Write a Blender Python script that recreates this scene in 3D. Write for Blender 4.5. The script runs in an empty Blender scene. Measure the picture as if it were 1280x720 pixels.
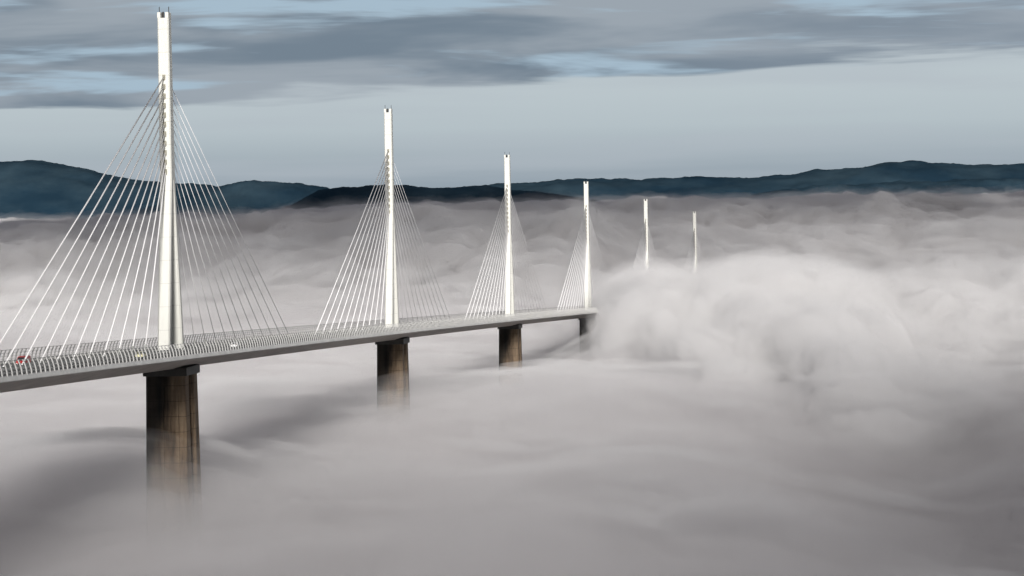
import bpy, bmesh, math, random
import numpy as np
from mathutils import Vector, Matrix, Euler

random.seed(7)
scene = bpy.context.scene
C = scene.collection
R_ARC, GRADE, SPAN = 18604.0, -0.03018, 342.0
CAM = Vector((157.95, -613.96, 33.41))
YAW, PITCH, ROLL, FPX = -0.11045, 0.02907, -0.01696, 3005.9
FWD = np.array([math.sin(YAW), math.cos(YAW)])
RGT = np.array([math.cos(YAW), -math.sin(YAW)])

# ------------------------------------------------------------------ helpers
def link(o):
    C.objects.link(o)
    return o

def props(o, label=None, cat=None, group=None, kind=None):
    if label: o['label'] = label
    if cat: o['category'] = cat
    if group: o['group'] = group
    if kind: o['kind'] = kind
    return o

def empty(name, loc=(0, 0, 0), rotz=0.0, parent=None):
    o = link(bpy.data.objects.new(name, None))
    o.empty_display_size = 2
    o.location = loc
    o.rotation_euler = (0, 0, rotz)
    if parent: o.parent = parent
    return o

class MB:
    """collects quads and boxes into one mesh"""
    def __init__(s):
        s.v, s.f = [], []
    def add(s, verts, faces):
        n = len(s.v)
        s.v += [tuple(v) for v in verts]
        s.f += [tuple(i + n for i in f) for f in faces]
    def box(s, c, d, rotz=0.0):
        cx, cy, cz = c
        hx, hy, hz = d[0] / 2, d[1] / 2, d[2] / 2
        ca, sa = math.cos(rotz), math.sin(rotz)
        vs = []
        for z in (-hz, hz):
            for x, y in ((-hx, -hy), (hx, -hy), (hx, hy), (-hx, hy)):
                vs.append((cx + ca * x - sa * y, cy + sa * x + ca * y, cz + z))
        s.add(vs, [(3, 2, 1, 0), (4, 5, 6, 7), (0, 1, 5, 4), (1, 2, 6, 5), (2, 3, 7, 6), (3, 0, 4, 7)])
    def hexa(s, bottom, top):
        n = len(bottom)
        s.add(list(bottom) + list(top), [tuple(reversed(range(n))), tuple(range(n, 2 * n))] +
              [(i, (i + 1) % n, n + (i + 1) % n, n + i) for i in range(n)])
    def tube(s, pts, r, n=6):
        rings = []
        for i, p in enumerate(pts):
            p = Vector(p)
            a = Vector(pts[max(i - 1, 0)]); b = Vector(pts[min(i + 1, len(pts) - 1)])
            t = (b - a).normalized()
            u = t.cross(Vector((1, 0, 0.01))).normalized(); w = t.cross(u)
            rr = r[i] if isinstance(r, (list, tuple)) else r
            rings.append([p + (u * math.cos(2 * math.pi * k / n) + w * math.sin(2 * math.pi * k / n)) * rr for k in range(n)])
        vs = [v for ring in rings for v in ring]
        fs = []
        for i in range(len(rings) - 1):
            for k in range(n):
                a = i * n + k; b = i * n + (k + 1) % n
                fs.append((a, b, b + n, a + n))
        fs.append(tuple(range(n))); fs.append(tuple(range((len(rings) - 1) * n, len(rings) * n)))
        s.add(vs, fs)
    def build(s, name, m, parent=None, smooth=False, bevel=0.0):
        me = bpy.data.meshes.new(name)
        me.from_pydata(s.v, [], s.f)
        bm = bmesh.new(); bm.from_mesh(me)
        bmesh.ops.recalc_face_normals(bm, faces=bm.faces)
        if bevel:
            bmesh.ops.bevel(bm, geom=[e for e in bm.edges], offset=bevel, segments=2, affect='EDGES', clamp_overlap=True)
        bm.to_mesh(me); bm.free()
        if smooth:
            for p in me.polygons: p.use_smooth = len(p.vertices) == 4
        me.materials.append(m)
        o = link(bpy.data.objects.new(name, me))
        if parent: o.parent = parent
        return o

def nodes(m):
    m.use_nodes = True
    nt = m.node_tree; nt.nodes.clear()
    return nt, (lambda t, **k: _new(nt, t, **k)), nt.links.new

def _new(nt, t, **k):
    n = nt.nodes.new(t)
    for a, b in k.items(): setattr(n, a, b)
    return n

def setv(n, **k):
    for a, b in k.items(): n.inputs[a.replace('_', ' ')].default_value = b

def simple(name, col, rough=0.6, var=0.12, scale=0.3, metal=0.0, stretch=(1, 1, 1)):
    m = bpy.data.materials.new(name)
    nt, N, L = nodes(m)
    out = N('ShaderNodeOutputMaterial'); b = N('ShaderNodeBsdfPrincipled')
    tc = N('ShaderNodeTexCoord'); mp = N('ShaderNodeMapping'); mp.inputs['Scale'].default_value = stretch
    nz = N('ShaderNodeTexNoise'); setv(nz, Scale=scale, Detail=6.0, Roughness=0.6)
    cr = N('ShaderNodeValToRGB')
    cr.color_ramp.elements[0].position = 0.3; cr.color_ramp.elements[1].position = 0.7
    cr.color_ramp.elements[0].color = tuple(c * (1 - var) for c in col) + (1,)
    cr.color_ramp.elements[1].color = tuple(min(1, c * (1 + var)) for c in col) + (1,)
    L(tc.outputs['Object'], mp.inputs['Vector']); L(mp.outputs['Vector'], nz.inputs['Vector'])
    L(nz.outputs['Fac'], cr.inputs['Fac']); L(cr.outputs['Color'], b.inputs['Base Color'])
    setv(b, Roughness=rough, Metallic=metal)
    L(b.outputs['BSDF'], out.inputs['Surface'])
    return m

# ------------------------------------------------------------------ materials
M_WHITE = simple('white_painted_steel', (0.60, 0.605, 0.56), 0.45, 0.08, 0.6, stretch=(1, 1, 0.08))
def seams(m, step, width, dark):
    nt = m.node_tree; L = nt.links.new
    b = next(n for n in nt.nodes if n.type == 'BSDF_PRINCIPLED'); src = b.inputs['Base Color'].links[0].from_socket
    tc = next(n for n in nt.nodes if n.type == 'TEX_COORD')
    sp = _new(nt, 'ShaderNodeSeparateXYZ'); L(tc.outputs['Object'], sp.inputs[0])
    md = _new(nt, 'ShaderNodeMath', operation='PINGPONG'); md.inputs[1].default_value = step / 2; L(sp.outputs['Z'], md.inputs[0])
    lt = _new(nt, 'ShaderNodeMath', operation='LESS_THAN'); lt.inputs[1].default_value = width; L(md.outputs[0], lt.inputs[0])
    mx = _new(nt, 'ShaderNodeMix', data_type='RGBA', blend_type='MULTIPLY'); L(lt.outputs[0], mx.inputs[0]); L(src, mx.inputs[6])
    mx.inputs[7].default_value = (dark, dark, dark, 1); L(mx.outputs[2], b.inputs['Base Color'])
seams(M_WHITE, 6.0, 0.06, 0.72)
M_CABLE = simple('white_cable_sheath', (0.80, 0.80, 0.80), 0.4, 0.03, 0.2)
M_DARK = simple('dark_steel_and_shade', (0.03, 0.028, 0.025), 0.6, 0.2, 1.0)
M_REDLAMP = simple('beacon_red', (0.12, 0.03, 0.03), 0.4, 0.1, 1.0)
M_DECK = simple('weathered_deck_steel', (0.34, 0.31, 0.285), 0.6, 0.18, 0.12)
M_EDGE = simple('pale_edge_beam', (0.80, 0.80, 0.77), 0.6, 0.12, 0.2)
M_ASPHALT = simple('asphalt', (0.05, 0.05, 0.05), 1.0, 0.2, 0.4)
M_LINE = simple('road_paint', (0.75, 0.75, 0.73), 0.6, 0.1, 0.5)
M_SCREEN = simple('galvanised_screen', (0.44, 0.44, 0.43), 0.5, 0.12, 0.4)
M_BARRIER = simple('galvanised_barrier', (0.34, 0.35, 0.33), 0.5, 0.15, 0.4)

def concrete():
    m = bpy.data.materials.new('stained_shaded_concrete')
    nt, N, L = nodes(m)
    out = N('ShaderNodeOutputMaterial'); b = N('ShaderNodeBsdfPrincipled')
    tc = N('ShaderNodeTexCoord')
    mp = N('ShaderNodeMapping'); mp.inputs['Scale'].default_value = (0.32, 0.32, 0.035)
    n1 = N('ShaderNodeTexNoise'); setv(n1, Scale=1.0, Detail=7.0, Roughness=0.65)
    n2 = N('ShaderNodeTexNoise'); setv(n2, Scale=0.25, Detail=8.0, Roughness=0.7)
    L(tc.outputs['Object'], mp.inputs['Vector']); L(mp.outputs['Vector'], n1.inputs['Vector'])
    L(tc.outputs['Object'], n2.inputs['Vector'])
    cr = N('ShaderNodeValToRGB'); e = cr.color_ramp.elements
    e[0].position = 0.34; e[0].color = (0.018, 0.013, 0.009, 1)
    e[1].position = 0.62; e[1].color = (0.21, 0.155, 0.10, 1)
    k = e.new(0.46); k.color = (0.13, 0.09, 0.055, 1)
    L(n1.outputs['Fac'], cr.inputs['Fac'])
    mx = N('ShaderNodeMix', data_type='RGBA', blend_type='MULTIPLY'); mx.inputs[0].default_value = 0.7
    c2 = N('ShaderNodeValToRGB'); c2.color_ramp.elements[0].position = 0.3; c2.color_ramp.elements[1].position = 0.65
    c2.color_ramp.elements[0].color = (0.45, 0.42, 0.4, 1)
    L(n2.outputs['Fac'], c2.inputs['Fac'])
    L(cr.outputs['Color'], mx.inputs[6]); L(c2.outputs['Color'], mx.inputs[7])
    # formwork lifts
    sep = N('ShaderNodeSeparateXYZ'); L(tc.outputs['Object'], sep.inputs[0])
    md = N('ShaderNodeMath', operation='MODULO'); md.inputs[1].default_value = 4.0
    ab = N('ShaderNodeMath', operation='ABSOLUTE'); L(sep.outputs['Z'], ab.inputs[0]); L(ab.outputs[0], md.inputs[0])
    lt = N('ShaderNodeMath', operation='LESS_THAN'); lt.inputs[1].default_value = 0.18; L(md.outputs[0], lt.inputs[0])
    m2 = N('ShaderNodeMix', data_type='RGBA', blend_type='MULTIPLY'); L(lt.outputs[0], m2.inputs[0])
    m2.inputs[7].default_value = (0.5, 0.48, 0.45, 1); L(mx.outputs[2], m2.inputs[6])
    st = N('ShaderNodeMath', operation='MULTIPLY_ADD'); L(n1.outputs['Fac'], st.inputs[0]); st.inputs[1].default_value = 5.0; L(sep.outputs['X'], st.inputs[2])  # the deck's shadow put into the colour: darker towards the left and top
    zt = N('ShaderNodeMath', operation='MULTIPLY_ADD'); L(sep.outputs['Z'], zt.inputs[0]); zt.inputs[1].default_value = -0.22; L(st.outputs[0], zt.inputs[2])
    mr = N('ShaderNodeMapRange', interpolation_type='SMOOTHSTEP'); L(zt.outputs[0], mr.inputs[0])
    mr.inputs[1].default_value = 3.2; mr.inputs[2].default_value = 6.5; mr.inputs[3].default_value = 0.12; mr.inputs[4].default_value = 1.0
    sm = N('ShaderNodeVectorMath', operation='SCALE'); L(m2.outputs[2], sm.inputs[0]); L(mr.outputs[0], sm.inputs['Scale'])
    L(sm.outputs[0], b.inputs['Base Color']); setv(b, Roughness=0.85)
    L(b.outputs['BSDF'], out.inputs['Surface'])
    return m
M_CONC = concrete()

# ------------------------------------------------------------------ the viaduct
def arc(s, lat=0.0, h=0.0):
    a = s / R_ARC
    return Vector((R_ARC * (1 - math.cos(a)) + lat * math.cos(a), R_ARC * math.sin(a) - lat * math.sin(a), GRADE * s + h))

S0, S1 = -520.0, 2040.0
ss = list(np.arange(S0, S1 + 1, 18.0))

def sweep(profile, name, m, parent, closed=True, s_list=None):
    """extrude a cross-section (lateral, height) along the viaduct's arc"""
    b = MB(); n = len(profile); sl = s_list or ss
    vs = [arc(s, l, h) for s in sl for l, h in profile]
    fs = []
    for i in range(len(sl) - 1):
        for k in range(n if closed else n - 1):
            a = i * n + k; c = i * n + (k + 1) % n
            fs.append((a, c, c + n, a + n))
    if closed:
        fs.append(tuple(range(n))); fs.append(tuple(reversed(range((len(sl) - 1) * n, len(sl) * n))))
    b.add(vs, fs)
    return b.build(name, m, parent)

viaduct = props(empty('viaduct'), 'long multi-span cable-stayed road viaduct with white pylons on concrete piers, running out into the fog', 'viaduct')

deck = sweep([(-13.6, -0.05), (13.6, -0.05), (13.6, -1.2), (10.5, -1.7), (2.2, -4.3), (-2.2, -4.3), (-10.5, -1.7), (-13.6, -1.2)], 'deck', M_DECK, viaduct)
for sg in (1, -1):
    sweep([(sg * 13.62, 0.2), (sg * 15.7, 0.2), (sg * 15.9, -0.62), (sg * 15.6, -0.8), (sg * 13.62, -0.8)], 'edge_beam', M_EDGE, deck)
    lo, hi = sorted((sg * 1.9, sg * 13.4))
    sweep([(lo, -0.046), (hi, -0.046), (hi, 0.0), (lo, 0.0)], 'roadway', M_ASPHALT, deck)
    for off in (2.9, 12.2):
        a, c = sorted((sg * (off - 0.11), sg * (off + 0.11)))
        sweep([(a, 0.005), (c, 0.005)], 'road_marking', M_LINE, deck, closed=False)
    dash = MB()
    for off in (6.0, 9.4):
        s = S0 + 5
        while s < 1500:
            q = [arc(s, sg * (off - 0.1), 0.006), arc(s, sg * (off + 0.1), 0.006), arc(s + 3, sg * (off + 0.1), 0.006), arc(s + 3, sg * (off - 0.1), 0.006)]
            dash.add(q, [(0, 1, 2, 3)]); s += 13
    dash.build('lane_marking', M_LINE, deck)['kind'] = 'stuff'
sweep([(-1.88, -0.045), (1.88, -0.045), (1.88, 0.12), (-1.88, 0.12)], 'median_strip', M_BARRIER, deck)
def barrier(lat, name='crash_barrier'):
    b = MB()
    prof = [(-0.08, 0.45), (0.08, 0.45), (0.08, 0.8), (-0.08, 0.8)]
    n = 4
    vs = [arc(s, lat + l, h) for s in ss for l, h in prof]
    b.add(vs, [(i * n + k, i * n + (k + 1) % n, (i + 1) * n + (k + 1) % n, (i + 1) * n + k) for i in range(len(ss) - 1) for k in range(n)])
    s = S0
    while s < 1300:
        b.box(arc(s, lat + (0.2 if lat < 0 else -0.2), 0.42), (0.14, 0.1, 0.8)); s += 4.0
    return b.build(name, M_BARRIER, viaduct)
for l in (-1.75, 1.75, -13.2, 13.2): barrier(l)

# wind screens: leaning posts and thin slats along both edges
POST = 3.0
def screen(sg):
    b = MB()
    for h, w in ((0.32, 0.10), (0.95, 0.07), (1.6, 0.07), (2.3, 0.07), (3.0, 0.12)):
        t = h / 3.0
        l = sg * (15.35 - 0.75 * t * t)
        prof = [(l - 0.04, h - w / 2), (l + 0.04, h - w / 2), (l + 0.04, h + w / 2), (l - 0.04, h + w / 2)]
        vs = [arc(s, a, c) for s in ss for a, c in prof]
        b.add(vs, [(i * 4 + k, i * 4 + (k + 1) % 4, (i + 1) * 4 + (k + 1) % 4, (i + 1) * 4 + k) for i in range(len(ss) - 1) for k in range(4)])
    scr = b.build('wind_screen', M_SCREEN, viaduct)
    def post(mb, s):
        pr = []
        for h in (0.2, 1.1, 2.05, 3.05):
            t = h / 3.0
            pr.append((sg * (15.45 - 0.75 * t * t), h))
        for (l0, h0), (l1, h1) in zip(pr[:-1], pr[1:]):
            w = 0.2
            mb.hexa([arc(s - w, l0 - 0.12, h0), arc(s + w, l0 - 0.12, h0), arc(s + w, l0 + 0.12, h0), arc(s - w, l0 + 0.12, h0)],
                    [arc(s - w, l1 - 0.12, h1), arc(s + w, l1 - 0.12, h1), arc(s + w, l1 + 0.12, h1), arc(s - w, l1 + 0.12, h1)])
    rest = MB()
    k = 0; s = S0
    while s < 1700:
        if sg > 0 and -205 < s < 70:
            p = MB(); post(p, s); p.build('screen_post', M_SCREEN, scr)
        else:
            post(rest, s)
        s += POST
    r = rest.build('screen_post', M_SCREEN, scr); r['kind'] = 'stuff'
    return scr
screen(1); screen(-1)

def pylon(k):
    s0 = k * SPAN
    base = arc(s0, 0, 0)
    rz = -s0 / R_ARC
    root = empty('pylon', base, rz, viaduct)
    MERGE, TOP = 45.0, 86.9
    # two legs along the axis leaning together
    for sg in (-1, 1):
        b = MB()
        w = 1.55
        def ring(z, yc, d):
            c = 0.35
            pts = [(-w + c, -d), (w - c, -d), (w, -d + c), (w, d - c), (w - c, d), (-w + c, d), (-w, d - c), (-w, -d + c)]
            return [(x, yc + y, z) for x, y in pts]
        b.hexa(ring(0.05, sg * 7.2, 1.1), ring(MERGE, sg * 1.0, 0.98))
        b.build('leg', M_WHITE, root)
        f = MB(); f.box((0, sg * 7.2, 0.3), (4.2, 3.4, 0.5)); f.build('leg_base', M_BARRIER, root, bevel=0.05)
    b = MB()
    def mring(z, w, d, c=0.3):
        pts = [(-w + c, -d), (w - c, -d), (w, -d + c), (w, d - c), (w - c, d), (-w + c, d), (-w, d - c), (-w, -d + c)]
        return [(x, y, z) for x, y in pts]
    b.hexa(mring(MERGE, 1.56, 2.0), mring(TOP, 1.5, 1.5))
    mast = b.build('mast', M_WHITE, root)
    for sx in (-1, 1):   # the mast's two side walls stand above its capped head
        t = MB(); t.box((sx * 1.05, 0, TOP + 0.75), (0.84, 2.9, 1.48)); t.build('mast_head', M_WHITE, mast)
        r = MB(); r.tube([(sx * 1.25, 0, TOP + 1.4), (sx * 1.25, 0, TOP + 3.0)], 0.1); r.build('lightning_rod', M_DARK, mast)
    l = MB(); l.tube([(0, -1.0, TOP + 0.1), (0, -1.0, TOP + 0.5), (0, -1.0, TOP + 1.3), (0, -1.0, TOP + 1.6)], [0.22, 0.3, 0.3, 0.15], 10)
    l.build('warning_lamp', M_DARK, mast)
    # stays: eleven each way, fanning from the mast to the median
    for sg in (-1, 1):
        for i in range(11):
            ya = 26.5 + 12.5 * i
            za = 47.0 + 2.45 * i
            dm = 2.0 + (1.5 - 2.0) * (za - MERGE) / (TOP - MERGE)
            end = arc(s0 + sg * ya, 0, 0.2)
            rel = Matrix.Rotation(-rz, 3, 'Z') @ (end - base)
            p0 = Vector((0, sg * (dm + 0.1), za)); p1 = rel
            p1.x = rel.x
            c = MB()
            c.tube([p0, p0.lerp(p1, 0.5) + Vector((0, 0, -0.25)), p1 + Vector((0, 0, 0.1))], (0.175 if k < 3 else 0.23) if sg < 0 else (0.09 if k < 1 else 0.065), 8)
            c.build('stay_cable', M_CABLE, root, smooth=True)
            a = MB()   # hooded anchor box on the mast face with its dark mouth
            y = sg * (dm - 0.05)
            a.hexa([(-0.42, y, za - 0.55), (0.42, y, za - 0.55), (0.3, y + sg * 0.5, za - 0.75), (-0.3, y + sg * 0.5, za - 0.75)],
                   [(-0.42, y, za + 0.75), (0.42, y, za + 0.75), (0.3, y + sg * 0.45, za + 0.05), (-0.3, y + sg * 0.45, za + 0.05)])
            a.build('cable_anchor', M_DARKISH, root)
            g = MB(); g.tube([p1 + (p0 - p1).normalized() * 0.1, p1 + (p0 - p1).normalized() * 2.6], 0.24, 8)
            g.build('cable_socket', M_BARRIER, root)
    return root
M_DARKISH = simple('anchor_grey', (0.26, 0.25, 0.2), 0.6, 0.15, 1.0)
for k in range(0, 6):
    p = pylon(k)

def pier(k):
    s0 = k * SPAN
    base = arc(s0, 0, -4.3)
    root = empty('pier', base, -s0 / R_ARC, viaduct)
    def ring(z, yc, w, d, c):
        pts = [(-w + c, -d), (w - c, -d), (w, -d + c), (w, d - c), (w - c, d), (-w + c, d), (-w, d - c), (-w, -d + c)]
        return [(x, yc + y, z) for x, y in pts]
    for sg in (-1, 1):
        b = MB()
        b.hexa(ring(-88, sg * 5.2, 6.4, 3.2, 1.0), ring(-1.66, sg * 4.6, 5.15, 2.6, 0.7))
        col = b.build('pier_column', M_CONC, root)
        r = MB()    # broad vertical ribs standing proud of the face
        for x in (-1.0, 3.6):
            r.hexa([(x - 0.5, sg * 8.35, -88), (x + 0.5, sg * 8.35, -88), (x + 0.5, sg * 8.75, -88), (x - 0.5, sg * 8.75, -88)],
                   [(x * 0.85 - 0.4, sg * 7.1, -2), (x * 0.85 + 0.4, sg * 7.1, -2), (x * 0.85 + 0.4, sg * 7.5, -2), (x * 0.85 - 0.4, sg * 7.5, -2)])
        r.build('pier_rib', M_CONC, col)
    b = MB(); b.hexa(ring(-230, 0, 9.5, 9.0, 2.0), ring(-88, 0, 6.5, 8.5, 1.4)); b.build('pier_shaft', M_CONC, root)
    h = MB(); h.box((0, 0, -0.55), (11.6, 14.6, 2.2)); h.build('shaded_pier_head', M_DARK, root, bevel=0.1)  # near-black block: the deck's shadow on the pier top put into its colour
for k in range(0, 6): pier(k)

# ------------------------------------------------------------------ vehicles
M_GLASS = simple('dark_car_glass', (0.03, 0.035, 0.04), 0.15, 0.1, 1.0)
M_TYRE = simple('tyre_rubber', (0.02, 0.02, 0.02), 0.8, 0.1, 3.0)
M_LAMP = simple('lamp_glass', (0.75, 0.74, 0.7), 0.2, 0.05, 3.0)
def vehicle(name, label, col, s, lat, away, tall=False):
    p = arc(s, lat, 0.002)
    root = props(empty(name, p, -s / R_ARC + (0 if away else math.pi)), label, name.split('_')[-1])
    m = simple('paint_' + name + str(int(s)), col, 0.3, 0.04, 0.8)
    L, W = (4.9, 1.95) if tall else (4.3, 1.78)
    H = 2.1 if tall else 1.45
    if tall: side = [(-L/2, .3), (L/2 - .1, .3), (L/2, .75), (L/2 - .55, 1.15), (L/2 - 1.35, 2.0), (L/2 - 1.8, H), (-L/2 + .15, H), (-L/2, 1.9)]
    else: side = [(-L/2, .3), (L/2 - .1, .3), (L/2, .62), (L/2 - .25, .82), (L/2 - 1.15, .95), (L/2 - 1.9, 1.38), (L/2 - 2.3, H), (-L/2 + .9, H), (-L/2 + .25, 1.0), (-L/2, .9)]
    def wid(z): return W / 2 * (1.0 if z < 0.95 else 1.0 - 0.16 * (z - 0.95) / (H - 0.95) * (0.7 if tall else 1.3))
    b = MB()
    b.hexa([(-wid(z), y, z) for y, z in side], [(wid(z), y, z) for y, z in side])
    b.build('body', m, root, bevel=0.05)
    def pane(q):
        g = MB(); g.add(q, [(0, 1, 2, 3)]); g.build('window', M_GLASS, root)
    if tall:
        y0, z0, y1, z1 = L/2 - .62, 1.2, L/2 - 1.3, 1.92
    else:
        y0, z0, y1, z1 = L/2 - 1.2, 0.98, L/2 - 1.86, 1.35
    nrm = Vector((0, z1 - z0, y0 - y1)).normalized() * 0.03
    pane([(-wid(z0) * .88, y0 + nrm.y, z0 + nrm.z), (wid(z0) * .88, y0 + nrm.y, z0 + nrm.z), (wid(z1) * .88, y1 + nrm.y, z1 + nrm.z), (-wid(z1) * .88, y1 + nrm.y, z1 + nrm.z)])
    ry0, rz0, ry1, rz1 = (-L/2 - .02, 1.1, -L/2 + .05, 1.85) if tall else (-L/2 + .28, 1.02, -L/2 + .8, 1.38)
    pane([(-W * .38, ry0 - .03, rz0), (W * .38, ry0 - .03, rz0), (W * .35, ry1 - .03, rz1 + .02), (-W * .35, ry1 - .03, rz1 + .02)])
    for sx in (-1, 1):
        za, zb = (1.2, 1.85) if tall else (0.98, 1.36)
        ya, yb = (L/2 - 1.0, L/2 - 2.2) if tall else (L/2 - 1.5, -L/2 + .75)
        pane([(sx * (wid(za) + .02), ya, za), (sx * (wid(za) + .02), yb, za), (sx * (wid(zb) + .02), yb - 0, zb), (sx * (wid(zb) + .02), ya - .5, zb)])
        for y in (L/2 - .85, -L/2 + .8):
            w = MB(); w.tube([(sx * (W/2 - .2), y, .33), (sx * (W/2 + .02), y, .33)], .33, 14); w.build('wheel', M_TYRE, root)
        h = MB(); h.box((sx * W * .36, L/2 - .03, .68), (.34, .1, .16)); h.build('headlight', M_LAMP, root)
        h = MB(); h.box((sx * W * .4, -L/2, .85), (.2, .08, .22)); h.build('tail_light', M_REDLAMP, root)
    return root
vehicle('red_van', 'bright red van on the deck, seen between the outer stays of the nearest pylon', (0.5, 0.03, 0.03), -111, -4.4, False, True)
vehicle('cream_car', 'pale cream car just before the foot of the nearest pylon', (0.72, 0.70, 0.45), -54, 6.5, True)
vehicle('white_car', 'small white car just past the foot of the nearest pylon', (0.8, 0.82, 0.82), 44, 7.0, True)

# ------------------------------------------------------------------ noise on arrays
class Noise:
    def __init__(s, seed):
        r = np.random.RandomState(seed)
        s.p = r.permutation(256); s.p = np.concatenate([s.p, s.p, s.p])
        a = r.rand(256) * 2 * np.pi
        s.g = np.stack([np.cos(a), np.sin(a)], 1)
    def __call__(s, x, y):
        xi = np.floor(x).astype(int); yi = np.floor(y).astype(int)
        xf, yf = x - xi, y - yi
        u = xf ** 3 * (xf * (xf * 6 - 15) + 10); v = yf ** 3 * (yf * (yf * 6 - 15) + 10)
        def gr(ix, iy, fx, fy):
            g = s.g[s.p[(s.p[ix & 255] + iy) & 255]]
            return g[..., 0] * fx + g[..., 1] * fy
        n00 = gr(xi, yi, xf, yf); n10 = gr(xi + 1, yi, xf - 1, yf)
        n01 = gr(xi, yi + 1, xf, yf - 1); n11 = gr(xi + 1, yi + 1, xf - 1, yf - 1)
        a = n00 + u * (n10 - n00); b = n01 + u * (n11 - n01)
        return 1.4 * (a + v * (b - a))
    def fbm(s, x, y, o=5, g=0.5):
        t, a, f = 0, 1.0, 1.0
        for i in range(o):
            t = t + a * s(x * f + 17.3 * i, y * f - 9.1 * i); a *= g; f *= 2.03
        return t
    def billow(s, x, y, o=5, g=0.5):
        t, a, f = 0, 1.0, 1.0
        for i in range(o):
            t = t + a * (np.abs(s(x * f + 17.3 * i, y * f - 9.1 * i)) * 2 - 0.55); a *= g; f *= 2.07
        return t

def sstep(x, a, b):
    t = np.clip((x - a) / (b - a), 0, 1)
    return t * t * (3 - 2 * t)

def world_xy(lat, D):
    return CAM.x + RGT[0] * lat + FWD[0] * D, CAM.y + RGT[1] * lat + FWD[1] * D

def grid_mesh(name, X, Y, Z, m, bottom=None, smooth=True):
    nr, nc = X.shape
    co = np.stack([X, Y, Z], -1).reshape(-1, 3)
    idx = np.arange(nr * nc).reshape(nr, nc)
    q = np.stack([idx[:-1, :-1], idx[:-1, 1:], idx[1:, 1:], idx[1:, :-1]], -1).reshape(-1, 4)
    if bottom is not None:
        co2 = co.copy(); co2[:, 2] = bottom
        b0 = nr * nc
        per = np.concatenate([idx[0, :], idx[1:, -1], idx[-1, -2::-1], idx[-2:0:-1, 0]])
        co = np.concatenate([co, co2[per]])
        bi = b0 + np.arange(len(per))
        nxt = np.roll(np.arange(len(per)), -1)
        walls = np.stack([per, bi, bi[nxt], per[nxt]], -1)
        q = np.concatenate([q, walls])
    me = bpy.data.meshes.new(name)
    faces = [tuple(map(int, f)) for f in q]
    if bottom is not None: faces.append(tuple(int(i) for i in bi[::-1]))
    me.from_pydata(co.tolist(), [], faces)
    if smooth: me.polygons.foreach_set('use_smooth', [True] * len(me.polygons))
    me.materials.append(m)
    return link(bpy.data.objects.new(name, me))

# ------------------------------------------------------------------ fog
def gauss(lat, D, l0, d0, rl, rd):
    return np.exp(-((lat - l0) / rl) ** 2 - ((D - d0) / rd) ** 2)

def puffs(x, y, cell, seed):
    """rounded cauliflower heads: the highest of many jittered domes"""
    r = np.random.RandomState(seed)
    tab = r.rand(4, 256, 256)
    gx, gy = x / cell, y / cell
    ix, iy = np.floor(gx).astype(int), np.floor(gy).astype(int)
    best = np.zeros(x.shape)
    for dx in (-1, 0, 1):
        for dy in (-1, 0, 1):
            cx, cy = (ix + dx) & 255, (iy + dy) & 255
            px = ix + dx + 0.15 + 0.7 * tab[0, cx, cy]; py = iy + dy + 0.15 + 0.7 * tab[1, cx, cy]
            rad = 0.5 + 0.45 * tab[2, cx, cy]
            d2 = ((gx - px) ** 2 + (gy - py) ** 2) / rad ** 2
            best = np.maximum(best, rad * np.sqrt(np.clip(1 - d2, 0, 1)) ** 1.2)
    return best * cell

def fog_height(lat, D):
    nA, nB, nC, nD = Noise(3), Noise(11), Noise(23), Noise(5)
    base = np.interp(D, [-400, 100, 400, 620, 950, 1300, 1600, 2000, 2450, 2900, 3300, 4500, 7000],
                     [-78, -75, -69, -66, -68, -82, -91, -90, -72, -29, -3, 22, 40])
    wx = 40 * nC(lat / 160, D / 160); wy = 40 * nD(lat / 160 + 7, D / 160)
    l2, d2 = lat + wx, D + wy
    edge = lat + 0.25 * wx
    bank = sstep(edge, 6, 92) * sstep(d2, 1080, 1540) * (1 - sstep(d2, 1720, 2050))
    far = sstep(D, 1750, 2700)
    near = 1 - sstep(D, 850, 1250)
    z = base
    z = z + (20 + 6 * np.exp(-((l2 - 160) / 75) ** 2) - 10 * sstep(l2, 220, 330)) * bank
    z = z - 26 * far * sstep(-lat / np.maximum(D, 1), 0.02, 0.2)
    z = z + 30 * gauss(lat, D, -330, 1500, 150, 250)
    z = z + 10 * gauss(lat, D, 20, 930, 70, 120) - 16 * gauss(lat, D, 120, 640, 50, 160)
    patch = sstep(nB.fbm(lat / 420 + 3, D / 520, 3), -0.5, 0.45)     # where the fog heaps and where it lies flat
    h = bank * (0.75 + 0.35 * patch) + far * (0.35 + 0.85 * patch) * (1 - 0.45 * sstep(D, 3300, 4600)) + near * 0.26 * (0.3 + patch)
    w2 = l2 + 6 * nA.fbm(lat / 60, D / 60, 3); e2 = d2 + 6 * nC.fbm(lat / 60 + 5, D / 60, 3)
    z = z + h * (0.34 * puffs(w2, e2 * 0.8, 150, 1) + 0.42 * puffs(w2 + 31, e2 * 0.85, 70, 2) + 0.45 * puffs(w2 + 11, e2, 34, 3) - 52)
    z = z + far * 14 * nA.fbm(l2 / 520, d2 / 520, 3) + (2.5 + 5 * far) * nB.fbm(l2 / 60, d2 / 90, 4, 0.5) + near * 5 * nD.fbm(l2 / 190, d2 / 230, 4)
    return z, sstep(bank + far, 0.45, 1.0), far

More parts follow.
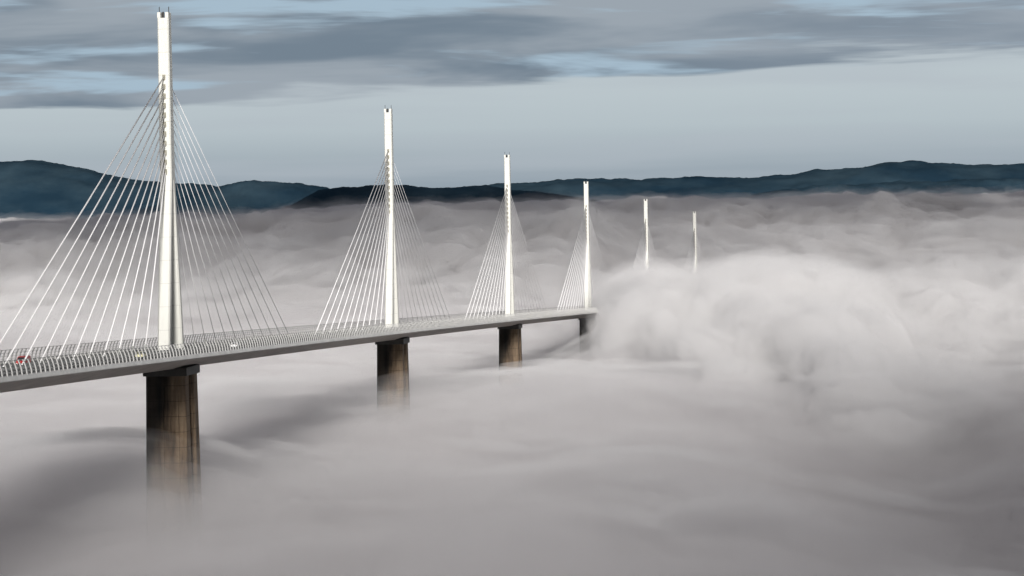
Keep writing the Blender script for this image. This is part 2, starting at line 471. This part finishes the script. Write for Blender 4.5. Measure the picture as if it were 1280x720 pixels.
def vapour(name, dens, absorb):
    m = bpy.data.materials.new(name)
    nt, N, L = nodes(m)
    out = N('ShaderNodeOutputMaterial')
    sc = N('ShaderNodeVolumeScatter'); ab = N('ShaderNodeVolumeAbsorption'); ad = N('ShaderNodeAddShader')
    sc.inputs['Color'].default_value = (1, 1, 1, 1); sc.inputs['Density'].default_value = dens; sc.inputs['Anisotropy'].default_value = 0.0
    ab.inputs['Color'].default_value = (0.54, 0.465, 0.49, 1); ab.inputs['Density'].default_value = dens * absorb
    L(sc.outputs[0], ad.inputs[0]); L(ab.outputs[0], ad.inputs[1]); L(ad.outputs[0], out.inputs['Volume'])
    return m

def fog_layer(drop, wobble, seed, dens, label, nr, nc, sink=0.0, near_sink=0.0, absorb=0.08):
    n = Noise(seed)
    D = 120 * (6800 / 120.0) ** np.linspace(0, 1, nr)
    DD, UU = np.meshgrid(D, np.linspace(-1, 1, nc), indexing='ij')
    LL = UU * (0.34 * DD + 160)
    Z, heap, far = fog_height(LL, DD)
    Z = Z + CAM.z - drop - sink * (1 - heap) - near_sink * (1 - sstep(DD, 2900, 4800))
    if wobble: Z = Z - wobble * (0.5 + 0.9 * n.fbm(LL / 80, DD / 110, 5, 0.58))
    X, Y = world_xy(LL, DD)
    o = grid_mesh('fog', X, Y, Z, vapour('fog_vapour', dens, absorb), bottom=-215 - drop)
    return props(o, label, 'fog', kind='stuff')
fog_layer(-18, 8, 12, 0.00038, 'faint haze over the far end of the sea of fog', 200, 240, near_sink=130, absorb=0.0)
fog_layer(0, 4, 1, 0.004, 'thin upper veil of the sea of fog filling the valley', 520, 480)
fog_layer(4, 4, 2, 0.007, 'pale grey upper layer of the sea of fog', 480, 440, absorb=0.16)
fog_layer(8, 5, 8, 0.012, 'pale grey middle layer of the sea of fog', 480, 440, absorb=0.16)
fog_layer(12, 5, 4, 0.021, 'dense lower body of the sea of fog', 440, 400, absorb=0.16)
fog_layer(5, 4, 6, 0.08, 'thick heaped banks of the sea of fog', 700, 640, sink=36, absorb=0.02)

def wisps():
    """torn shreds drifting along the top of the fog: a thin shell whose vapour is uneven"""
    m = bpy.data.materials.new('wisp_vapour')
    nt, N, L = nodes(m)
    out = N('ShaderNodeOutputMaterial'); sc = N('ShaderNodeVolumeScatter')
    g = N('ShaderNodeNewGeometry'); mp = N('ShaderNodeMapping'); mp.inputs['Scale'].default_value = (1, 0.9, 1.3)
    n = N('ShaderNodeTexNoise'); setv(n, Scale=0.017, Detail=4.0, Roughness=0.52, Distortion=0.3)
    r = N('ShaderNodeMapRange', interpolation_type='SMOOTHSTEP')
    for i, v in enumerate((0.46, 0.70, 0.0, 0.030)): r.inputs[i + 1].default_value = v
    L(g.outputs['Position'], mp.inputs['Vector']); L(mp.outputs['Vector'], n.inputs['Vector']); L(n.outputs['Fac'], r.inputs[0])
    L(r.outputs[0], sc.inputs['Density']); sc.inputs['Color'].default_value = (1, 1, 1, 1)
    L(sc.outputs[0], out.inputs['Volume'])
    nr, nc = 420, 360
    D = 300 * (3000 / 300.0) ** np.linspace(0, 1, nr)
    DD, UU = np.meshgrid(D, np.linspace(-1, 1, nc), indexing='ij')
    LL = UU * (0.32 * DD + 120)
    Z, heap, far = fog_height(LL, DD)
    n = Noise(90)
    up = 0.5 + 8 * heap + (2 + 5 * heap) * n.fbm(LL / 60, DD / 90, 4)
    top = Z + CAM.z + np.maximum(up, 1.0); bot = Z + CAM.z - 1.5 - 6 * heap
    X, Y = world_xy(LL, DD)
    idx = np.arange(nr * nc).reshape(nr, nc); K = nr * nc
    co = np.concatenate([np.stack([X, Y, top], -1).reshape(-1, 3), np.stack([X, Y, bot], -1).reshape(-1, 3)])
    q = np.stack([idx[:-1, :-1], idx[:-1, 1:], idx[1:, 1:], idx[1:, :-1]], -1).reshape(-1, 4)
    per = np.concatenate([idx[0, :-1], idx[:-1, -1], idx[-1, :0:-1], idx[:0:-1, 0]]); nx = np.roll(per, -1)
    allq = np.concatenate([q, q[:, ::-1] + K, np.stack([per, per + K, nx + K, nx], -1)])
    me = bpy.data.meshes.new('fog_wisps'); me.from_pydata(co.tolist(), [], allq.tolist()); me.materials.append(m)
    me.polygons.foreach_set('use_smooth', [True] * len(me.polygons))
    props(link(bpy.data.objects.new('fog', me)), 'torn drifting shreds along the top of the sea of fog', 'fog', kind='stuff')
    m.cycles.volume_step_rate = 0.08
    return m
M_WISP = wisps()

def heads():
    """the great rounded heads of the bank that swallows the deck: domes fused into one skin, in three nested shells of rising density"""
    r = random.Random(31)
    crest_l = [40, 60, 95, 115, 160, 195, 212, 255, 320, 420, 560, 760]
    crest_z = [-56, -45, -34, -40, -26, -35, -47, -42, -37, -45, -38, -46]
    balls = []
    tries = 0
    while len(balls) < 620 and tries < 6000:
        tries += 1
        D = r.uniform(900, 1840); lat = r.uniform(66, 640)
        rad = r.choice((10, 13, 17, 22, 28, 36)) * r.uniform(0.85, 1.15)
        fall = np.interp(D, [850, 1000, 1150, 1330, 1500, 1680, 1900], [-44, -39, -32, -18, 0, -4, -40])
        room = lat - (62 + 0.05 * max(0, D - 1560)) - 0.10 * max(0, 1500 - D)        # keep clear of the deck and the masts beyond
        if room < rad * 0.55: continue
        zt = float(np.interp(lat, crest_l, crest_z)) + fall + r.uniform(-8, 4)
        balls.append((lat, D, zt - rad * 0.8, rad))
    bm = bmesh.new(); bmesh.ops.create_icosphere(bm, subdivisions=3, radius=1.0)
    tv = np.array([v.co[:] for v in bm.verts]); tf = np.array([[v.index for v in f.verts] for f in bm.faces]); bm.free()
    for x, (grow, dens, label) in enumerate(((9.0, 0.006, 'soft outer vapour of the bright heaped bank of fog that swallows the deck'), (4.0, 0.018, 'inner vapour of the bright heaped bank of fog'), (-1.0, 0.085, 'dense core of the bright heaped bank of fog'))):
        vs, fs = [], []
        for i, (lat, D, z, rad) in enumerate(balls):
            wx, wy = world_xy(lat, D)
            q = max(rad + grow, 4)
            vs.append(tv * np.array([q * 1.1, q * 1.1, q * 0.85]) + np.array([wx, wy, z + CAM.z])); fs.append(tf + i * len(tv))
        me = bpy.data.meshes.new('fog_heads'); me.from_pydata(np.concatenate(vs).tolist(), [], np.concatenate(fs).tolist())
        o = link(bpy.data.objects.new('fog', me))
        md = o.modifiers.new('fuse', 'REMESH'); md.mode = 'VOXEL'; md.voxel_size = 3.5
        sm = o.modifiers.new('soften', 'SMOOTH'); sm.iterations = 4; sm.factor = 0.5
        dg = bpy.context.evaluated_depsgraph_get()
        me2 = bpy.data.meshes.new_from_object(o.evaluated_get(dg)); o.modifiers.clear(); o.data = me2
        n = len(me2.vertices); co = np.empty(n * 3, np.float32); me2.vertices.foreach_get('co', co); co = co.reshape(-1, 3)
        no = np.empty(n * 3, np.float32); me2.vertices.foreach_get('normal', no); no = no.reshape(-1, 3)
        nz = Noise(60 + x)
        d = 4.2 * nz.fbm(co[:, 0] / 22 + co[:, 2] / 29, co[:, 1] / 22 - co[:, 2] / 17, 5, 0.6)
        co = co + no * d[:, None]
        me2.vertices.foreach_set('co', co.astype(np.float32).ravel())
        me2.polygons.foreach_set('use_smooth', [True] * len(me2.polygons))
        me2.materials.clear(); me2.materials.append(vapour('fog_vapour', dens, 0.02)); me2.update()
        props(o, label, 'fog', kind='stuff')
heads()

# ------------------------------------------------------------------ hills and ground
def hill_material(name, dark, light, scale):
    m = bpy.data.materials.new(name)
    nt, N, L = nodes(m)
    out = N('ShaderNodeOutputMaterial'); b = N('ShaderNodeBsdfPrincipled')
    g = N('ShaderNodeNewGeometry'); mp = N('ShaderNodeMapping'); mp.inputs['Scale'].default_value = (1, 0.5, 2.5)
    n = N('ShaderNodeTexNoise'); setv(n, Scale=scale, Detail=9.0, Roughness=0.62)
    cr = N('ShaderNodeValToRGB')
    cr.color_ramp.elements[0].position = 0.38; cr.color_ramp.elements[0].color = dark + (1,)
    cr.color_ramp.elements[1].position = 0.72; cr.color_ramp.elements[1].color = light + (1,)
    L(g.outputs['Position'], mp.inputs['Vector']); L(mp.outputs['Vector'], n.inputs['Vector'])
    L(n.outputs['Fac'], cr.inputs['Fac']); L(cr.outputs['Color'], b.inputs['Base Color'])
    setv(b, Roughness=0.95); b.inputs['Specular IOR Level'].default_value = 0.0
    L(b.outputs['BSDF'], out.inputs['Surface'])
    return m

def hill(name, D, prof, depth, m, seed, rough):
    """a ridge across the view at distance D; prof = (lateral metres, crest height above the camera)"""
    nz = Noise(seed)
    x0, x1 = prof[0][0], prof[-1][0]
    lat = np.linspace(x0, x1, 700)
    v = np.linspace(-1, 1, 60)
    crest = np.interp(lat, [p[0] for p in prof], [p[1] for p in prof])
    k = np.ones(9) / 9
    crest = np.convolve(np.pad(crest, 4, mode='edge'), k, 'valid')
    V, LL = np.meshgrid(v, lat, indexing='ij')
    DD = D + V * depth
    Zc = np.broadcast_to(crest, LL.shape)
    foot = -230.0
    shape = np.cos(V * np.pi / 2) ** 0.8
    Z = foot + (Zc - foot) * shape
    Z = Z + rough * nz.fbm(LL / 160, DD / 160, 6, 0.62) * np.clip(shape * 2, 0.2, 1) + rough * 1.2 * nz.fbm(LL / 700, DD / 500, 3) * (1 - shape)
    X, Y = world_xy(LL, DD)
    return props(grid_mesh(name, X, Y, Z + CAM.z, m), kind='structure')

def crest_from(D, pts):
    out = []
    for x, y in pts:
        yh = 272.6 - 0.017 * (x - 640)
        out.append(((x - 640) * D / FPX, (yh - y) * D / FPX))
    return out

blue = hill_material('hazed_distant_forest', (0.018, 0.043, 0.068), (0.046, 0.082, 0.108), 0.004)  # aerial haze painted into the base colour as blue
blue2 = hill_material('hazed_wooded_slope', (0.017, 0.040, 0.064), (0.042, 0.074, 0.100), 0.007)  # haze blue painted in here too
hill('hills', 8200, crest_from(8200, [(-500, 215), (-200, 205), (0, 201), (60, 203), (110, 212), (160, 224), (205, 228), (260, 233), (300, 236), (420, 238), (560, 236), (640, 229), (700, 226), (735, 224), (800, 225), (870, 221), (905, 223), (960, 222), (1000, 217), (1050, 211), (1090, 205), (1150, 202), (1180, 205), (1230, 208), (1280, 206), (1500, 212), (1800, 216)]), 900, blue, 41, 8)
hill('hills', 6600, crest_from(6600, [(180, 262), (230, 248), (280, 232), (300, 228), (322, 225), (345, 227), (375, 228), (392, 233), (430, 240), (480, 255), (520, 262)]), 500, blue, 42, 7)
hill('hills', 5900, crest_from(5900, [(350, 262), (400, 240), (435, 233), (470, 231), (510, 232), (560, 235), (620, 234), (650, 237), (720, 246), (800, 258)]), 450, blue2, 43, 6)
hill('hills', 6900, crest_from(6900, [(880, 262), (960, 240), (1040, 231), (1100, 229), (1180, 226), (1280, 224), (1500, 222)]), 500, blue, 44, 7)

ground_m = hill_material('valley_ground', (0.03, 0.03, 0.02), (0.07, 0.065, 0.04), 0.01)
def spur():
    """a wooded spur of the valley side lying just under the thinnest fog"""
    lat = np.linspace(-60, 420, 200); D = np.linspace(200, 1000, 240)
    DD, LL = np.meshgrid(D, lat, indexing='ij')
    Z, _, _ = fog_height(LL, DD)
    n = Noise(77)
    m = np.exp(-((LL - 165) / 105) ** 2 - ((DD - 500) / 210) ** 2)
    m = np.clip(m * (1 + 0.35 * n.fbm(LL / 90, DD / 130, 4)), 0, 1)
    k = np.ones(15) / 15
    for ax in (0, 1): Z = np.apply_along_axis(lambda v: np.convolve(np.pad(v, 7, mode='edge'), k, 'valid'), ax, Z)
    Z = Z - 14 - 95 * (1 - m) + 2.5 * n.fbm(LL / 22, DD / 22, 5, 0.6)
    X, Y = world_xy(LL, DD)
    props(grid_mesh('hills', X, Y, Z + CAM.z, hill_material('brown_woods', (0.030, 0.020, 0.014), (0.075, 0.055, 0.038), 0.03)), kind='structure')
spur()

gx = np.linspace(-30000, 30000, 120)
GX, GY = np.meshgrid(gx, gx, indexing='ij')
gn = Noise(9)
GZ = -232 + 6 * gn.fbm(GX / 2500, GY / 2500, 4)
props(grid_mesh('ground', GX, GY, GZ, ground_m), kind='structure')

# ------------------------------------------------------------------ sky, sun, camera
SUN_EL, SUN_PHI = math.radians(12.5), math.radians(8)
sd = Vector((math.sin(SUN_PHI) * math.cos(SUN_EL), -math.cos(SUN_PHI) * math.cos(SUN_EL), math.sin(SUN_EL)))
sun = bpy.data.lights.new('sun', 'SUN'); sun.energy = 5.0; sun.angle = math.radians(7); sun.color = (1.0, 0.96, 0.925)
so = link(bpy.data.objects.new('sun', sun)); so.rotation_euler = sd.to_track_quat('Z', 'Y').to_euler(); so.location = (0, -300, 300)

def shade_cloud(lat, D, rl, rd, dens, thick, seed, H=560.0):
    """a low flat cloud up the sun's direction from the fog at (lat, D), so that its shade falls there"""
    x, y = world_xy(lat, D)
    t = H / sd.z
    c = Vector((x, y, -30)) + sd * t
    n = Noise(seed)
    a = np.linspace(0, 2 * np.pi, 96, endpoint=False); r = np.linspace(0, 1, 22)
    A, Rr = np.meshgrid(a, r, indexing='ij')
    out = 1 + 0.30 * n.fbm(2.2 * np.cos(A) + 5, 2.2 * np.sin(A) + 3, 4)
    lx = Rr * out * np.cos(A) * rl; ly = Rr * out * np.sin(A) * rd
    prof = np.sqrt(np.clip(1 - Rr ** 2, 0, 1))
    top = thick * prof * (1 + 0.5 * n.fbm(lx / 150, ly / 150, 4)); bot = -0.35 * thick * prof
    vs, fs = [], []
    for i in range(96):
        for j in range(22):
            wx = RGT[0] * lx[i, j] + FWD[0] * ly[i, j]; wy = RGT[1] * lx[i, j] + FWD[1] * ly[i, j]
            vs.append((c.x + wx, c.y + wy, c.z + top[i, j])); vs.append((c.x + wx, c.y + wy, c.z + bot[i, j]))
    def ix(i, j, k): return ((i % 96) * 22 + j) * 2 + k
    for i in range(96):
        for j in range(21):
            if j == 0:
                fs.append((ix(i, 0, 0), ix(i, 1, 0), ix(i + 1, 1, 0))); fs.append((ix(i, 0, 1), ix(i + 1, 1, 1), ix(i, 1, 1)))
            else:
                fs.append((ix(i, j, 0), ix(i, j + 1, 0), ix(i + 1, j + 1, 0), ix(i + 1, j, 0)))
                fs.append((ix(i, j, 1), ix(i + 1, j, 1), ix(i + 1, j + 1, 1), ix(i, j + 1, 1)))
    me = bpy.data.meshes.new('shade_cloud'); me.from_pydata(vs, [], fs)
    bm = bmesh.new(); bm.from_mesh(me); bmesh.ops.remove_doubles(bm, verts=bm.verts, dist=0.01); bmesh.ops.recalc_face_normals(bm, faces=bm.faces); bm.to_mesh(me); bm.free()
    me.materials.append(vapour('shade_cloud_vapour', dens, 0.05))
    props(link(bpy.data.objects.new('shade_cloud', me)), 'unseen flat vapour added above the fog to cast shade on it', 'shade_cloud', kind='stuff')
shade_cloud(195, 500, 145, 290, 0.024, 40, 51, 220)  # out-of-view clouds, added only to shade chosen stretches of fog
shade_cloud(20, 330, 300, 240, 0.005, 40, 56, 260)
shade_cloud(240, 800, 140, 230, 0.006, 40, 59, 260)
shade_cloud(490, 2170, 280, 400, 0.020, 45, 52)
shade_cloud(-150, 3200, 540, 650, 0.015, 40, 53)
shade_cloud(760, 3700, 500, 850, 0.016, 40, 54)
shade_cloud(-850, 3700, 420, 800, 0.009, 40, 55)
shade_cloud(-120, 4350, 800, 520, 0.015, 40, 60)
shade_cloud(-700, 5600, 900, 1300, 0.015, 40, 57)
shade_cloud(600, 5700, 1000, 1300, 0.015, 40, 58)

def world():
    w = bpy.data.worlds.new('World'); scene.world = w
    nt, N, L = nodes(w)
    out = N('ShaderNodeOutputWorld'); bg = N('ShaderNodeBackground'); bg.inputs['Strength'].default_value = 0.1
    sky = N('ShaderNodeTexSky', sky_type='NISHITA', sun_disc=False)
    sky.sun_elevation = SUN_EL; sky.sun_rotation = math.atan2(sd.x, sd.y); sky.altitude = 600; sky.dust_density = 2.0
    tc = N('ShaderNodeTexCoord'); sp = N('ShaderNodeSeparateXYZ'); L(tc.outputs['Generated'], sp.inputs[0])
    def mth(op, a, b=None, c=None):
        n = N('ShaderNodeMath', operation=op)
        for i, v in enumerate((a, b, c)):
            if v is None: continue
            if isinstance(v, (int, float)): n.inputs[i].default_value = v
            else: L(v, n.inputs[i])
        return n.outputs[0]
    z = sp.outputs['Z']
    az = mth('ARCTAN2', sp.outputs['X'], sp.outputs['Y'])
    def band(fa, fz, w, det, rough, dist):
        c = N('ShaderNodeCombineXYZ'); L(mth('MULTIPLY', az, fa), c.inputs[0]); L(mth('MULTIPLY', z, fz), c.inputs[1]); c.inputs[2].default_value = w
        n = N('ShaderNodeTexNoise'); setv(n, Scale=1.0, Detail=det, Roughness=rough, Distortion=dist); L(c.outputs[0], n.inputs['Vector'])
        return n.outputs['Fac']
    n1 = band(6.0, 62.0, 22.4, 5.0, 0.5, 0.25)
    n2 = band(9.0, 62.0, 11.2, 4.0, 0.5, 0.3)
    n3 = band(7.0, 75.0, 22.4, 5.0, 0.52, 0.3)
    # pale haze near the horizon, bluish grey higher up
    hz = N('ShaderNodeValToRGB'); e = hz.color_ramp.elements
    L(mth('MULTIPLY', z, 8.0), hz.inputs[0])
    e[0].position = 0.0; e[0].color = (0.24, 0.315, 0.40, 1)
    e[1].position = 0.42; e[1].color = (0.49, 0.56, 0.615, 1)
    k = e.new(0.14); k.color = (0.30, 0.37, 0.445, 1)
    k = e.new(0.30); k.color = (0.45, 0.525, 0.585, 1)
    mul = N('ShaderNodeVectorMath', operation='SCALE'); L(hz.outputs[0], mul.inputs[0]); mul.inputs['Scale'].default_value = 10.0
    mixs = N('ShaderNodeMix', data_type='RGBA'); mixs.inputs[0].default_value = 0.9
    L(sky.outputs[0], mixs.inputs[6]); L(mul.outputs[0], mixs.inputs[7])
    # layered cloud above about three degrees, a little higher on the right, with blue openings
    tilt = mth('MULTIPLY_ADD', az, -0.038, -0.0042)
    edge = mth('ADD', mth('ADD', mth('MULTIPLY', mth('SUBTRACT', n1, 0.5), 0.034), z), tilt)
    def rng(v, a, b, lo=0.0, hi=1.0):
        n = N('ShaderNodeMapRange', interpolation_type='SMOOTHSTEP'); L(v, n.inputs[0])
        for i, x in enumerate((a, b, lo, hi)): n.inputs[i + 1].default_value = x
        return n.outputs[0]
    msk = rng(edge, 0.0565, 0.0605)
    gap = rng(n3, 0.32, 0.43)
    def col(c, k=10.0): 
        n = N('ShaderNodeRGB'); n.outputs[0].default_value = tuple(v * k for v in c) + (1,); return n.outputs[0]
    def mixc(f, a, b):
        n = N('ShaderNodeMix', data_type='RGBA'); L(f, n.inputs[0]); L(a, n.inputs[6]); L(b, n.inputs[7]); return n.outputs[2]
    body = mixc(rng(n2, 0.34, 0.66), col((0.33, 0.38, 0.43)), col((0.175, 0.228, 0.285)))
    body = mixc(rng(az, -0.12, 0.10, 0.0, 0.4), body, col((0.30, 0.35, 0.41)))
    layer = mixc(gap, col((0.38, 0.50, 0.60)), body)
    n4 = band(4.0, 55.0, 5.5, 4.0, 0.5, 0.2)
    low = mixc(rng(n4, 0.45, 0.68, 0.0, 0.5), mixs.outputs[2], col((0.44, 0.49, 0.54)))
    full = mixc(msk, low, layer)
    fin = mixc(rng(z, 0.09, 0.33), full, col((0.124, 0.118, 0.134)))
    L(fin, bg.inputs['Color']); L(bg.outputs[0], out.inputs['Surface'])
world()

cam = bpy.data.cameras.new('camera'); cam.sensor_width = 36; cam.lens = 36 * FPX / 1280
cam.clip_start = 1; cam.clip_end = 60000
co = link(bpy.data.objects.new('camera', cam))
fw = Vector((math.sin(YAW) * math.cos(PITCH), math.cos(YAW) * math.cos(PITCH), -math.sin(PITCH)))
r0 = Vector((math.cos(YAW), -math.sin(YAW), 0)); u0 = r0.cross(fw)
cr_, sr_ = math.cos(ROLL), math.sin(ROLL)
rr = cr_ * r0 + sr_ * u0; uu = -sr_ * r0 + cr_ * u0
mw = Matrix((rr, uu, -fw)).transposed().to_4x4(); mw.translation = CAM
co.matrix_world = mw
scene.camera = co

scene.view_settings.view_transform = 'Standard'; scene.view_settings.look = 'None'
scene.view_settings.exposure = 0; scene.view_settings.gamma = 1
cy = scene.cycles
cy.max_bounces = 12; cy.diffuse_bounces = 3; cy.glossy_bounces = 2; cy.transmission_bounces = 2; cy.volume_bounces = 7
cy.use_denoising = True
cy.use_adaptive_sampling = True; cy.adaptive_threshold = 0.03; cy.adaptive_min_samples = 24
cy.volume_step_rate = 1.0; cy.volume_max_steps = 256
cy.caustics_reflective = cy.caustics_refractive = False
